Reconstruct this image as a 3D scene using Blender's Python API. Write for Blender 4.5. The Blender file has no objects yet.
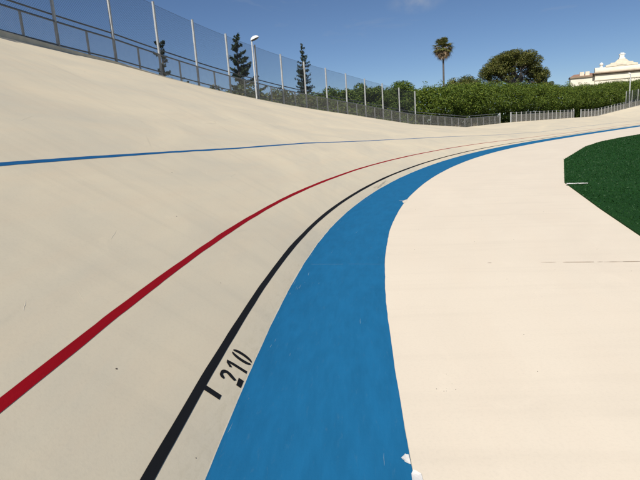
import bpy, math, random
import numpy as np

R = math.radians
rng = np.random.default_rng(7)
C = bpy.context.scene.collection

# ------------------------------------------------------------------ camera solution
PITCH, ROLL, EYE, FOC = 0.20351, 0.06807, 1.44144, 523.21108   # FOC in pixels of a 640 px wide frame
cp, sp, cr, sr = math.cos(PITCH), math.sin(PITCH), math.cos(ROLL), math.sin(ROLL)

def ray(px, py):
    a, b = px - 320, py - 240
    A = a*cr - b*sr
    B = a*sr + b*cr
    return np.array([A, FOC*cp - B*sp, -FOC*sp - B*cp])

def at(px, py, Y):
    """the point of the vertical plane y = Y seen at photo pixel px, py"""
    d = ray(px, py)
    return np.array([0, 0, EYE]) + d*(Y/d[1])

def on_ground(px, py, z):
    d = ray(px, py)
    return np.array([0, 0, EYE]) + d*((z - EYE)/d[2])

# ------------------------------------------------------------------ helpers
def tag(o, label=None, cat=None, group=None, kind=None):
    if label: o['label'] = label
    if cat: o['category'] = cat
    if group: o['group'] = group
    if kind: o['kind'] = kind
    return o

def mesh(name, verts, faces, mat, parent=None, uv=None, smooth=False):
    me = bpy.data.meshes.new(name)
    me.from_pydata([tuple(map(float, v)) for v in verts], [], [tuple(map(int, f)) for f in faces])
    if uv is not None:
        lay = me.uv_layers.new(name='su')
        idx = np.empty(len(me.loops), np.int32)
        me.loops.foreach_get('vertex_index', idx)
        lay.data.foreach_set('uv', np.asarray(uv, np.float32)[idx].ravel())
    for m in (mat if isinstance(mat, (list, tuple)) else [mat]):
        me.materials.append(m)
    if smooth:
        me.polygons.foreach_set('use_smooth', np.ones(len(me.polygons), bool))
    me.update()
    o = bpy.data.objects.new(name, me)
    C.objects.link(o)
    if parent is not None:
        o.parent = parent
        o.matrix_parent_inverse = parent.matrix_world.inverted() if False else o.matrix_parent_inverse
    return o

def empty(name, loc, label, cat, group=None):
    o = bpy.data.objects.new(name, None)
    o.empty_display_size = .3
    o.location = tuple(map(float, loc))
    C.objects.link(o)
    return tag(o, label, cat, group)

class MB:
    """collects shapes into one mesh"""
    def __init__(s):
        s.v = []; s.f = []; s.n = 0
    def add(s, v, f):
        v = np.asarray(v, float)
        s.v.append(v); s.f.extend([[int(i) + s.n for i in q] for q in f]); s.n += len(v)
    def box(s, c, h, ax=None):
        """box with centre c and half sizes h along the axes ax"""
        ax = np.eye(3) if ax is None else np.asarray(ax, float)
        k = np.array([[x, y, z] for x in (-1, 1) for y in (-1, 1) for z in (-1, 1)], float)
        s.add(np.asarray(c) + (k*np.asarray(h)) @ ax,
              [[0, 1, 3, 2], [4, 6, 7, 5], [0, 4, 5, 1], [2, 3, 7, 6], [0, 2, 6, 4], [1, 5, 7, 3]])
    def tube(s, pts, rad, n=8, cap=True):
        pts = np.asarray(pts, float); m = len(pts)
        rad = np.broadcast_to(np.asarray(rad, float), (m,))
        d = np.gradient(pts, axis=0); d /= np.linalg.norm(d, axis=1)[:, None] + 1e-12
        ref = np.where(np.abs(d[:, 2:3]) > .9, np.array([[1., 0, 0]]), np.array([[0, 0, 1.]]))
        a = np.cross(d, ref); a /= np.linalg.norm(a, axis=1)[:, None]
        b = np.cross(d, a)
        t = np.arange(n)/n*2*math.pi
        ring = pts[:, None] + rad[:, None, None]*(a[:, None]*np.cos(t)[None, :, None] + b[:, None]*np.sin(t)[None, :, None])
        f = []
        for i in range(m-1):
            for j in range(n):
                k = (j+1) % n
                f.append([i*n+j, i*n+k, (i+1)*n+k, (i+1)*n+j])
        base = s.n
        s.add(ring.reshape(-1, 3), f)
        if cap:
            s.f.append([base+j for j in range(n)][::-1]); s.f.append([base+(m-1)*n+j for j in range(n)])
    def build(s, name, mat, parent=None, smooth=False, origin=None):
        v = np.concatenate(s.v)
        if origin is not None: v = v - np.asarray(origin)
        return mesh(name, v, s.f, mat, parent, smooth=smooth)

# ------------------------------------------------------------------ materials
def new_mat(name):
    m = bpy.data.materials.new(name); m.use_nodes = True
    nt = m.node_tree
    return m, nt, nt.nodes['Principled BSDF']

def N(nt, t, **kw):
    n = nt.nodes.new(t)
    for k, v in kw.items():
        if k.startswith('i_'):
            n.inputs[k[2:].replace('_', ' ')].default_value = v
        else: setattr(n, k, v)
    return n

def uvmap(nt, scale, rot=0.0):
    u = N(nt, 'ShaderNodeUVMap', uv_map='su')
    mp = N(nt, 'ShaderNodeMapping'); mp.inputs['Scale'].default_value = scale
    mp.inputs['Rotation'].default_value = (0, 0, rot)
    nt.links.new(u.outputs[0], mp.inputs[0]); return mp.outputs[0]

def noise(nt, vec, scale, detail=4, rough=.6, dist=0.):
    n = N(nt, 'ShaderNodeTexNoise'); n.inputs['Scale'].default_value = scale
    n.inputs['Detail'].default_value = detail; n.inputs['Roughness'].default_value = rough
    n.inputs['Distortion'].default_value = dist
    if vec is not None: nt.links.new(vec, n.inputs['Vector'])
    return n.outputs['Fac']

def ramp(nt, fac, stops):
    r = N(nt, 'ShaderNodeValToRGB'); e = r.color_ramp.elements
    while len(e) < len(stops): e.new(.5)
    for i, (p, c) in enumerate(stops):
        e[i].position = p
        e[i].color = (c, c, c, 1) if not isinstance(c, tuple) else (*c, 1)
    nt.links.new(fac, r.inputs[0]); return r.outputs[0]

def mix(nt, fac, a, b, mode='MIX'):
    m = N(nt, 'ShaderNodeMix', data_type='RGBA', blend_type=mode)
    for sock, v in ((m.inputs[0], fac), (m.inputs[6], a), (m.inputs[7], b)):
        if isinstance(v, (int, float)): sock.default_value = v
        elif isinstance(v, tuple): sock.default_value = (*v, 1)
        else: nt.links.new(v, sock)
    return m.outputs[2]

def bump(nt, bsdf, h, strength, dist=.01):
    b = N(nt, 'ShaderNodeBump'); b.inputs['Strength'].default_value = strength; b.inputs['Distance'].default_value = dist
    nt.links.new(h, b.inputs['Height']); nt.links.new(b.outputs[0], bsdf.inputs['Normal'])

def concrete_paint(name, base, stain, warm, scuffs=True):
    """cream painted concrete; texture runs in metres along (s) and across (u) the track"""
    m, nt, bs = new_mat(name)
    big = ramp(nt, noise(nt, uvmap(nt, (.22, .5, 1)), 1.6, 5, .6, .6), [(.33, 0), (.68, 1)])
    c = mix(nt, big, base, stain)
    along = ramp(nt, noise(nt, uvmap(nt, (.35, 2.6, 1), .12), 1.3, 6, .65), [(.45, 0), (.75, 1)])
    c = mix(nt, mul(nt, along, .42), c, warm)
    run = ramp(nt, noise(nt, uvmap(nt, (3.2, .28, 1), .05), 1.2, 5, .6), [(.5, 0), (.8, 1)])
    c = mix(nt, mul(nt, run, .30), c, tuple(x*.82 for x in stain))
    pale = ramp(nt, noise(nt, uvmap(nt, (.5, .8, 1), .9), 2.3, 7, .7, 1.2), [(.58, 0), (.72, 1)])
    c = mix(nt, mul(nt, pale, .25), c, tuple(min(1, x*1.1) for x in base))
    spk = ramp(nt, noise(nt, uvmap(nt, (1, 1, 1)), 55, 3, .7), [(.30, .955), (.52, 1.0)])
    c = mix(nt, 1.0, c, spk, 'MULTIPLY')
    if not scuffs: line_k = 0.
    else: line_k = .22
    sx = N(nt, 'ShaderNodeSeparateXYZ'); nt.links.new(uvmap(nt, (1, 1, 1)), sx.inputs[0])
    low = ramp(nt, sx.outputs['Y'], [(.0, 1), (.10, .55), (.30, 0)])
    gr = ramp(nt, noise(nt, uvmap(nt, (3, 9, 1), .1), 3.2, 8, .75, .6), [(.48, 0), (.70, 1)])
    c = mix(nt, mul(nt, mix(nt, 1., low, gr, 'MULTIPLY'), .38 if scuffs else 0.), c, (stain[0]*.72, stain[1]*.68, stain[2]*.55))
    # sparse scuffs, thin and pale or dark, of their own shape
    w = N(nt, 'ShaderNodeTexVoronoi', feature='DISTANCE_TO_EDGE'); w.inputs['Scale'].default_value = .33
    nt.links.new(uvmap(nt, (.8, 1.5, 1), .4), w.inputs['Vector'])
    line = ramp(nt, w.outputs['Distance'], [(.0, 1), (.006, 0)])
    gate = ramp(nt, noise(nt, uvmap(nt, (1, 1, 1)), .9, 3), [(.54, 0), (.62, 1)])
    c = mix(nt, mul(nt, mix(nt, 1., line, gate, 'MULTIPLY'), line_k), c, tuple(x*.55 for x in stain))
    nt.links.new(c, bs.inputs['Base Color'])
    bs.inputs['Roughness'].default_value = .72
    bs.inputs['Specular IOR Level'].default_value = .3
    h = noise(nt, uvmap(nt, (1, 1, 1)), 90, 5, .7)
    bump(nt, bs, h, .14, .003)
    return m

def mul(nt, a, k):
    n = N(nt, 'ShaderNodeMath', operation='MULTIPLY'); n.inputs[1].default_value = k
    nt.links.new(a, n.inputs[0]); return n.outputs[0]

def line_paint(name, col, worn, wear=(.60, .72), rough=.6):
    m, nt, bs = new_mat(name)
    a = ramp(nt, noise(nt, uvmap(nt, (1.0, 2.2, 1)), 1.5, 7, .7), [(.3, 0), (.7, 1)])
    c = mix(nt, a, tuple(x*.93 for x in col), tuple(x*1.07 for x in col))
    roll_ = ramp(nt, noise(nt, uvmap(nt, (1.6, 7, 1), .0), 1.6, 3, .5), [(.40, .95), (.62, 1.03)])
    c = mix(nt, 1., c, roll_, 'MULTIPLY')
    st = ramp(nt, noise(nt, uvmap(nt, (2, 14, 1), .06), 2.2, 5, .7), [(.42, 0), (.72, 1)])
    c = mix(nt, mul(nt, st, .28), c, tuple(x*1.25+.004 for x in col))
    wr = ramp(nt, noise(nt, uvmap(nt, (1.2, 6, 1), .1), 5.5, 8, .75, .4), [(wear[0], 0), (wear[1], 1)])
    c = mix(nt, mul(nt, wr, .55), c, worn)
    dots = ramp(nt, noise(nt, uvmap(nt, (1, 1, 1)), 21, 2, .5), [(.775, 0), (.80, 1)])
    c = mix(nt, mul(nt, dots, .6), c, tuple(min(1, x*1.6+.08) for x in worn))
    nt.links.new(c, bs.inputs['Base Color'])
    bs.inputs['Roughness'].default_value = .8
    bs.inputs['Specular IOR Level'].default_value = .14
    bump(nt, bs, noise(nt, uvmap(nt, (1, 1, 1)), 80, 4, .7), .3, .003)
    return m

CREAM = (.72, .632, .465)
M = {}
M['track'] = concrete_paint('cream_track_paint', CREAM, (.60, .545, .425), (.70, .575, .41))
M['apron'] = concrete_paint('cream_apron_paint', (.78, .693, .56), (.735, .65, .525), (.765, .662, .525), False)
M['blue'] = line_paint('blue_band_paint', (.010, .130, .285), (.07, .18, .28), (.58, .78))
M['black'] = line_paint('black_line_paint', (.010, .0105, .012), (.05, .05, .05), (.64, .8))
M['red'] = line_paint('red_line_paint', (.285, .0015, .008), (.36, .08, .06), (.64, .84))
M['bline'] = line_paint('blue_line_paint', (.012, .105, .27), (.2, .28, .36), (.64, .8))

def plain(name, col, rough=.6, metal=0., var=.12, scale=6.):
    m, nt, bs = new_mat(name)
    tc = N(nt, 'ShaderNodeTexCoord')
    n = ramp(nt, noise(nt, tc.outputs['Object'], scale, 5, .6), [(.3, 0), (.7, 1)])
    c = mix(nt, n, tuple(x*(1-var) for x in col), tuple(min(1, x*(1+var)) for x in col))
    nt.links.new(c, bs.inputs['Base Color'])
    bs.inputs['Roughness'].default_value = rough; bs.inputs['Metallic'].default_value = metal
    return m

M['galv'] = plain('galvanised_steel', (.40, .41, .41), .6, .1, .18, 9)
M['rail'] = plain('shaded_grey_rail', (.13, .14, .155), .5, .25, .15, 9)  # galvanised like the posts, darkened to stand for shade on the undersides
M['wire'] = plain('grey_wire', (.06, .068, .08), .6, .2, .1)
M['wirelow'] = plain('weathered_wire_mesh', (.27, .265, .245), .65, .1, .2)
M['wirepale'] = plain('pale_wire_mesh', (.36, .35, .32), .65, .1, .2)
M['kerb'] = plain('kerb_concrete', (.60, .54, .42), .85, 0, .15, 3)
M['lamp_white'] = plain('white_lamp_shell', (.80, .80, .78), .4, 0, .04)
M['lamp_dark'] = plain('dark_lamp_glass', (.05, .05, .055), .3, 0, .1)
M['paper'] = plain('white_paper', (.66, .65, .63), .8, 0, .04, 30)
M['crack'] = plain('joint_filler', (.34, .26, .185), .9, 0, .3, 15)
M['stucco'] = plain('pale_stucco', (.78, .72, .59), .85, 0, .07, .6)
M['stone'] = plain('pale_stone_trim', (.74, .66, .52), .85, 0, .10, 1.2)
M['ledge'] = plain('shaded_cornice', (.27, .20, .14), .9, 0, .25, 1.2)  # cornice and eaves, shade of the ledge put into the colour
M['white_stone'] = plain('white_stone', (.80, .77, .70), .8, 0, .06, 2)
M['tile'] = plain('terracotta_tile', (.30, .17, .12), .85, 0, .25, 3)
M['window'] = plain('dark_window_glass', (.05, .055, .06), .2, 0, .2)
M['shutter'] = plain('brown_shutter', (.17, .10, .06), .7, 0, .2)
M['bark'] = plain('grey_brown_bark', (.085, .07, .058), .9, 0, .3, 5)
M['palm_bark'] = plain('palm_bark', (.10, .09, .085), .9, 0, .2, 5)

def foliage(name, a, b, c=None, transl=.25):
    m, nt, bs = new_mat(name)
    g = N(nt, 'ShaderNodeNewGeometry')
    stops = [(0., a), (.75, b), (1., c or b)]
    col = ramp(nt, g.outputs['Random Per Island'], stops)
    nt.links.new(col, bs.inputs['Base Color'])
    bs.inputs['Roughness'].default_value = .55; bs.inputs['Specular IOR Level'].default_value = .3
    t = N(nt, 'ShaderNodeBsdfTranslucent'); nt.links.new(col, t.inputs[0])
    ms = N(nt, 'ShaderNodeMixShader'); ms.inputs[0].default_value = transl
    nt.links.new(bs.outputs[0], ms.inputs[1]); nt.links.new(t.outputs[0], ms.inputs[2])
    nt.links.new(ms.outputs[0], nt.nodes['Material Output'].inputs[0])
    return m

M['hedge'] = foliage('hedge_leaves', (.042, .080, .011), (.130, .188, .022), (.215, .26, .036))
M['bushy'] = foliage('bushy_leaves', (.038, .074, .013), (.105, .160, .022), (.18, .215, .035))
M['pine'] = foliage('pine_needles', (.055, .075, .014), (.13, .135, .028), (.19, .17, .045), .2)
M['arauc'] = foliage('dark_conifer_needles', (.018, .034, .016), (.035, .055, .024), None, .12)
M['shrub'] = foliage('shrub_leaves', (.040, .066, .02), (.095, .125, .04), (.20, .17, .07), .2)
M['frond'] = foliage('palm_frond', (.085, .11, .03), (.20, .205, .07), (.36, .30, .14), .3)
M['deadfrond'] = foliage('dry_palm_frond', (.20, .135, .075), (.33, .235, .135), (.40, .30, .19), .15)
M['dry'] = foliage('dry_twigs', (.13, .10, .06), (.24, .19, .12), (.30, .26, .18), .1)

def ground_mat():
    m, nt, bs = new_mat('dry_earth')
    tc = N(nt, 'ShaderNodeTexCoord')
    n = ramp(nt, noise(nt, tc.outputs['Object'], .35, 8, .65), [(.35, (.20, .16, .10)), (.55, (.15, .14, .07)), (.7, (.09, .11, .04))])
    nt.links.new(n, bs.inputs['Base Color']); bs.inputs['Roughness'].default_value = .95
    bump(nt, bs, noise(nt, tc.outputs['Object'], 4, 6, .7), .6, .05)
    return m
M['earth'] = ground_mat()

def turf_mat():
    m, nt, bs = new_mat('green_turf')
    tc = N(nt, 'ShaderNodeTexCoord')
    a = ramp(nt, noise(nt, tc.outputs['Object'], .45, 5, .6), [(.3, 0), (.7, 1)])
    c = mix(nt, a, (.016, .058, .014), (.021, .074, .018))
    f = ramp(nt, noise(nt, tc.outputs['Object'], 26, 4, .75), [(.3, .7), (.7, 1.25)])
    c = mix(nt, 1., c, f, 'MULTIPLY')
    w = N(nt, 'ShaderNodeTexWave'); w.inputs['Scale'].default_value = .12; w.inputs['Distortion'].default_value = 1.2
    nt.links.new(tc.outputs['Object'], w.inputs[0])
    c = mix(nt, mul(nt, w.outputs['Fac'], .18), c, (.028, .085, .028))
    nt.links.new(c, bs.inputs['Base Color']); bs.inputs['Roughness'].default_value = .8
    bs.inputs['Specular IOR Level'].default_value = .04
    bump(nt, bs, noise(nt, tc.outputs['Object'], 60, 4, .8), 1., .02)
    return m
M['turf'] = turf_mat()
M['blade'] = foliage('grass_blades', (.009, .050, .008), (.014, .066, .011), (.02, .078, .014), .15)

# ------------------------------------------------------------------ track geometry
X0, TH0, Y0 = -0.57782, 0.0603, 1.8
BW, BSL, URED, UBLUE, WID = 0.89901, 0.03078, 0.85198, 2.51011, 8.75627
SK = [-6, 0, 3, 6, 10, 15, 20, 26, 33, 42, 52, 65, 80, 100, 130, 180]
KK = [.0144, .01444, .02525, .03182, .0208, .01714, .01702, .01813, .01141, .00299, .00082, .00218, .00231, .00257, .018, .018]
SB = [-6, 0, 4, 8, 12, 17, 22, 28, 35, 43, 52, 62, 75, 95, 130, 180]
BB = [.51978, .52137, .495, .45666, .42872, .36941, .31543, .25386, .16775, .10855, .12099, .11747, .11166, .27068, .42, .42]
EASE = -.35458
SS = np.concatenate([np.arange(-34, -4, .5), np.arange(-4, 30, .1), np.arange(30, 60, .25), np.arange(60, 165.1, .5)])
_k = np.interp(SS, SK, KK); _ds = np.diff(SS)
TH = np.concatenate([[0], np.cumsum((_k[1:]+_k[:-1])/2*_ds)]); TH += TH0 - np.interp(0, SS, TH)
_tm = (TH[1:]+TH[:-1])/2
CX = np.concatenate([[0], np.cumsum(np.sin(_tm)*_ds)]); CX += X0 - np.interp(0, SS, CX)
CY = np.concatenate([[0], np.cumsum(np.cos(_tm)*_ds)]); CY += Y0 - np.interp(0, SS, CY)
BETA = np.interp(SS, SB, BB)
# smooth the knots of the banking a little
_w = np.hanning(41); _w /= _w.sum()
NXL, NYL = -np.cos(TH), np.sin(TH)              # outward (left) normal
UG = np.concatenate([[0], np.linspace(.05, WID, 45)])

_V = np.linspace(0, WID, 400)
_ANG = BETA[:, None]*(1-EASE*np.exp(-_V[None]))
_HC = np.concatenate([np.zeros((len(SS), 1)), np.cumsum((np.cos(_ANG)[:, 1:]+np.cos(_ANG)[:, :-1])/2*np.diff(_V), axis=1)], 1)
_HS = np.concatenate([np.zeros((len(SS), 1)), np.cumsum((np.sin(_ANG)[:, 1:]+np.sin(_ANG)[:, :-1])/2*np.diff(_V), axis=1)], 1)

def surf_u(u, lift=0.):
    """points for every s of SS at per-s offset u (array or number), lifted along the surface normal"""
    u = np.broadcast_to(np.asarray(u, float), SS.shape)
    k = np.clip(u, 0, WID)/WID*(len(_V)-1); i = np.clip(k.astype(int), 0, len(_V)-2); f = k-i; j = np.arange(len(SS))
    c = _HC[j, i]*(1-f)+_HC[j, i+1]*f
    z = _HS[j, i]*(1-f)+_HS[j, i+1]*f
    ang = BETA*(1-EASE*np.exp(-np.clip(u, 0, WID)))
    neg = u < 0
    ang = np.where(neg, math.atan(BSL), ang)
    c = np.where(neg, u, c); z = np.where(neg, BSL*u, z)
    c = c - lift*np.sin(ang); z = z + lift*np.cos(ang)
    return np.stack([CX+NXL*c, CY+NYL*c, z], 1)

def P(s, u, lift=0.):
    X = surf_u(u, lift)
    return np.array([np.interp(s, SS, X[:, i]) for i in range(3)])

def strip(name, us, lift, mat, s0=-34, s1=165, smooth=True):
    """sheet on the track between the offsets us (list of arrays or numbers)"""
    m = (SS >= s0) & (SS <= s1)
    rows = [surf_u(u, lift)[m] for u in us]
    uvs = [np.stack([SS[m], np.broadcast_to(np.asarray(u, float), SS.shape)[m]], 1) for u in us]
    n = m.sum(); r = len(us)
    v = np.stack(rows, 1).reshape(-1, 3); uv = np.stack(uvs, 1).reshape(-1, 2)
    f = [[i*r+j, (i+1)*r+j, (i+1)*r+j+1, i*r+j+1] for i in range(n-1) for j in range(r-1)]
    f = [q[::-1] for q in f]
    o = mesh(name, v, f, mat, uv=uv, smooth=smooth)
    return tag(o, kind='structure')

def wob(amp, L, seed):
    r = np.random.default_rng(seed)
    k = np.arange(SS[0]-5, SS[-1]+5, L)
    a = np.interp(SS, k, r.normal(0, amp, len(k)))
    k2 = np.arange(SS[0]-5, SS[-1]+5, L*.13)
    return a + np.interp(SS, k2, r.normal(0, amp*.35, len(k2)))

ZA = -BW*BSL                                    # level of the flat apron

# ground out to the horizon
g = 1500.
o = mesh('ground', [(-g, -g, -.12), (g, -g, -.12), (g, g, -.12), (-g, g, -.12)], [(0, 1, 2, 3)], M['earth'])
tag(o, kind='structure')

# banked track
strip('banked_track', list(UG), 0, M['track'])
strip('band_base', [-BW, -BW/2, 0], 0, M['track'])
# flat apron inside the track
us = [-BW-d for d in (0, .3, .7, 1.2, 2, 3, 4.5, 6.5, 9, 12, 16, 20, 24, 28)]
m_ = (SS >= -34)
rows = []
for u in us:
    rows.append(np.stack([CX+NXL*u, CY+NYL*u, np.full(len(SS), ZA)], 1))
v = np.stack(rows, 1).reshape(-1, 3); r_ = len(us)
uv = np.stack([np.stack([SS, np.full(len(SS), u)], 1) for u in us], 1).reshape(-1, 2)
f = [[i*r_+j, (i+1)*r_+j, (i+1)*r_+j+1, i*r_+j+1] for i in range(len(SS)-1) for j in range(r_-1)]
tag(mesh('apron', v, f, M['apron'], uv=uv), kind='structure')

# painted band and lines
strip('blue_band', [-BW + wob(.0035, .8, 1), -BW*.5, 0, .0025 + np.abs(wob(.003, .5, 2))], .002, M['blue'])
WB = wob(.002, 2.6, 30)
strip('black_line', [.198 + WB + wob(.0015, .9, 3), .248 + WB + wob(.0015, .9, 4)], .002, M['black'])
WR = wob(.0035, 2.6, 31)
strip('red_line', [URED-.024 + WR + wob(.002, .9, 5), URED+.024 + WR + wob(.002, .9, 6)], .002, M['red'])
WL = wob(.007, 3.0, 32)
strip('blue_line', [UBLUE-.027 + WL + wob(.003, .9, 7), UBLUE+.027 + WL + wob(.003, .9, 8)], .002, M['bline'])

M['rim'] = line_paint('rim_highlight_paint', (.74, .68, .54), (.55, .52, .44), (.5, .62))  # thin pale highlight painted along the outer edge of the band
strip('band_rim', [.003, .009 + np.abs(wob(.003, .35, 40))], .0012, M['rim'], s1=60)

# distance mark: tick and stencilled number, drawn in metres along (s) and up (u) the track
def stroke(pts, w):
    pts = np.asarray(pts, float); w = np.broadcast_to(np.asarray(w, float), (len(pts),))
    d = np.gradient(pts, axis=0); d /= np.linalg.norm(d, axis=1)[:, None]
    n = np.stack([-d[:, 1], d[:, 0]], 1)
    a = pts+n*w[:, None]/2; b = pts-n*w[:, None]/2
    k = len(pts)
    return np.concatenate([a, b]), [[i, i+1, k+i+1, k+i] for i in range(k-1)]

def surface_marks(name, strokes, mat, lift=.0025):
    mb = MB(); uvs = []
    for v2, f in strokes:
        mb.add([P(s, u, lift) for s, u in v2], f); uvs.append(v2)
    o = mesh(name, np.concatenate(mb.v), mb.f, mat, uv=np.concatenate(uvs))
    return tag(o, kind='structure')

def arc(cx, cy, rx, ry, a0, a1, n=14):
    t = np.radians(np.linspace(a0, a1, n))
    return np.stack([cx+rx*np.cos(t), cy+ry*np.sin(t)], 1)

strokes = [stroke([(.818, .199), (.818, .15), (.818, .100)], .050)]
def hstroke(p, w): return stroke(p, np.asarray(w)*1.18)
# 2: hook, diagonal and a separate foot
strokes.append(hstroke(np.concatenate([arc(1.047, .128, .040, .030, 175, 10, 12), [(1.083, .116), (1.070, .094), (1.056, .066)]]),
                      [.016, .021, .023, .022, .018, .015, .015, .018, .021, .023, .025, .026, .027, .027, .022]))
strokes.append(hstroke([(1.019, .033), (1.06, .034), (1.108, .036)], [.027, .028, .030]))
# 1: flag and stem
strokes.append(hstroke([(1.158, .127), (1.172, .138), (1.188, .160)], [.018, .018, .014]))
strokes.append(hstroke([(1.200, .166), (1.207, .12), (1.213, .022)], [.022, .026, .028]))
# 0: two halves
half = np.array([.008, .014, .020, .025, .028, .029, .029, .029, .029, .028, .025, .020, .014, .008])
strokes.append(hstroke(arc(1.3415, .092, .032, .069, 97, 263), half))
strokes.append(hstroke(arc(1.3525, .092, .032, .069, 83, -83), half))
surface_marks('distance_mark', strokes, M['black'], .0025)

# dark joint across the apron, broken where it is filled
jm = MB(); juv = []
jr = np.random.default_rng(3)
for (x0, y0, x1, y1, wj) in ((487.5, 262.8, 491.5, 262.7, .012), (541, 262.1, 556, 262.0, .010), (563, 262.0, 594, 261.8, .017),
                             (597, 261.8, 603, 261.7, .008), (604, 261.8, 622, 261.6, .010), (622.5, 261.6, 646, 261.2, .014)):
    a = on_ground(x0, y0, ZA+.003); b = on_ground(x1, y1, ZA+.003); n = max(3, int(np.linalg.norm(b-a)/.03))
    t = np.linspace(0, 1, n)[:, None]; ctr = a+(b-a)*t
    wv = wj*np.sin(np.linspace(.12, math.pi-.12, n))**.4*jr.uniform(.6, 1.2, n)
    d = (b-a)/np.linalg.norm(b-a); nn = np.array([-d[1], d[0], 0])
    jm.add(np.concatenate([ctr+nn*wv[:, None]/2, ctr-nn*wv[:, None]/2]), [[i, n+i, n+i+1, i+1] for i in range(n-1)])
tag(jm.build('apron_joint', M['crack']), kind='structure')
# faint filled joint crossing the blue band
strokes = [stroke([(3.915+.006*math.sin(u*9), u) for u in np.linspace(-.86, -.50, 8)], .004),
           stroke([(3.912, u) for u in np.linspace(-.44, -.08, 8)], .006)]
M['scuff'] = plain('pale_filler', (.14, .26, .38), .8, 0, .2, 20)
surface_marks('band_joint', strokes, M['scuff'], .0026)
# grey smudge between black line and blue band, cream nick in the inner edge of the band
M['smudge'] = plain('grey_smudge', (.42, .375, .29), .9, 0, .3, 12)
sm = [stroke([(10.9, .045), (11.1, .06), (11.35, .068), (11.6, .085), (11.85, .10), (12.1, .12), (12.3, .13)], [.006, .022, .05, .034, .048, .018, .004])]
for k in range(16):
    c0 = jr.uniform(10.7, 12.6); sm.append(stroke([(c0-.05, .09+jr.normal(0, .03)), (c0, .09+jr.normal(0, .03)), (c0+.06, .10+jr.normal(0, .03))], [.003, .010, .002]))
surface_marks('smudge', sm, M['smudge'], .0028)
# pale scratches on the bank, thin brush skips along the outer edge of the band
sc_ = []
for s_, u_, l_, a_ in ((.60, 1.16, .10, .5), (.95, 1.02, .12, .9), (1.9, 1.35, .2, .3), (2.6, 3.0, .35, .6), (3.6, 3.4, .5, .4), (5.2, 1.8, .3, .5), (6.0, 3.3, .5, .2)):
    sc_.append(stroke([(s_+l_*t*math.cos(a_), u_+l_*t*math.sin(a_)+.002*math.sin(t*7)) for t in (0, .2, .4, .6, .8, 1)], [.001, .0025, .002, .003, .002, .0008]))
M['scratch'] = plain('pale_scratch', (.78, .72, .58), .9, 0, .05, 20)
surface_marks('scratches', sc_, M['scratch'], .0012)
M['spot'] = plain('dark_spot', (.10, .08, .06), .9, 0, .2, 20)
sp_ = []
for s_, u_, r0 in ((.553, .62, .006), (1.32, 1.9, .006), (2.2, .52, .004), (.30, .08, .003), (3.1, 1.3, .006), (4.5, 2.0, .008)):
    sp_.append(stroke([(s_-r0, u_), (s_-r0*.4, u_+.001), (s_+r0*.5, u_), (s_+r0*1.2, u_)], [r0*.6, r0*1.6, r0*1.5, r0*.3]))
surface_marks('spots', sp_, M['spot'], .0012)
br = []; rb = np.random.default_rng(12)
for k in range(46):
    s_ = rb.choice([rb.uniform(8.3, 9.6), rb.uniform(2.5, 5), rb.uniform(.3, 2.5), rb.uniform(5, 8)], p=[.45, .2, .2, .15])
    u_ = -abs(rb.normal(0, .05))-.012 if s_ > 8 or rb.random() < .5 else -rb.uniform(.05, .85)
    l_ = rb.uniform(.03, .20)*(.5+s_*.1); w_ = rb.uniform(.0012, .004)
    br.append(stroke([(s_+l_*t, u_+rb.normal(0, .002)) for t in (0, .3, .6, 1)], [w_*.3, w_, w_*.8, w_*.2]))
surface_marks('brush_skips', br, M['scuff'], .0027)
nick = [stroke([(8.72, -.90), (8.86, -.885), (9.02, -.88), (9.2, -.905)], [.03, .07, .08, .02]),
        stroke([(9.0, -.88), (9.02, -.82), (9.03, -.76)], [.05, .03, .01])]
M['nickp'] = plain('bare_cream', (.70, .62, .5), .8, 0, .05)
surface_marks('paint_nick', nick, M['nickp'], .0030)

gm = MB(); rg_ = np.random.default_rng(44)
for k in range(70):
    x = rg_.uniform(.5, 5); y = rg_.uniform(2.2, 11)
    if k < 8: x, y = on_ground(445+rg_.normal(0, 5), 385+rg_.normal(0, 5), ZA)[:2]
    r0 = rg_.uniform(.001, .0032)*(1+y*.10); n = 6; a0 = np.arange(n)/n*6.283
    rr = r0*rg_.uniform(.5, 1.3, n)
    gm.add([(x+rr[i]*math.cos(a0[i]), y+rr[i]*math.sin(a0[i]), ZA) for i in range(n)]+[(x, y, ZA+r0*.7)], [[i, (i+1) % n, n] for i in range(n)])
o = gm.build('grit', M['spot']); tag(o, 'tiny dark specks of grit scattered on the cream apron', 'grit', kind='stuff')

# grass infield: outline from the photo, carried on behind the frame edge
gp = [(24.5, 36.5), (20.0, 32.43), (17.62, 30.23), (14.67, 27.1), (12.23, 23.83), (8.34, 17.61), (5.49, 11.53), (4.38, 7.99), (3.81, 6.07),
      (3.4, 4.0), (3.2, 1.0), (3.3, -3), (4.2, -8), (6.5, -14), (12, -22), (70, -22), (80, 30), (60, 62), (38, 48)]
from mathutils.geometry import tessellate_polygon
from mathutils import Vector, Matrix
zt = ZA+.02
top = [(x, y, zt) for x, y in gp]; k = len(gp)
tri = [list(t) for t in tessellate_polygon([[Vector(p) for p in top]])]
fix = []
for t in tri:
    a, b, c = (np.array(top[i]) for i in t)
    fix.append(t if np.cross(b-a, c-a)[2] > 0 else t[::-1])
side = [[i, (i+1) % k, k+(i+1) % k, k+i] for i in range(k)]
o = mesh('grass_field', top+[(x, y, ZA-.01) for x, y in gp], fix+side, M['turf'])
tag(o, kind='structure')
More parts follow.
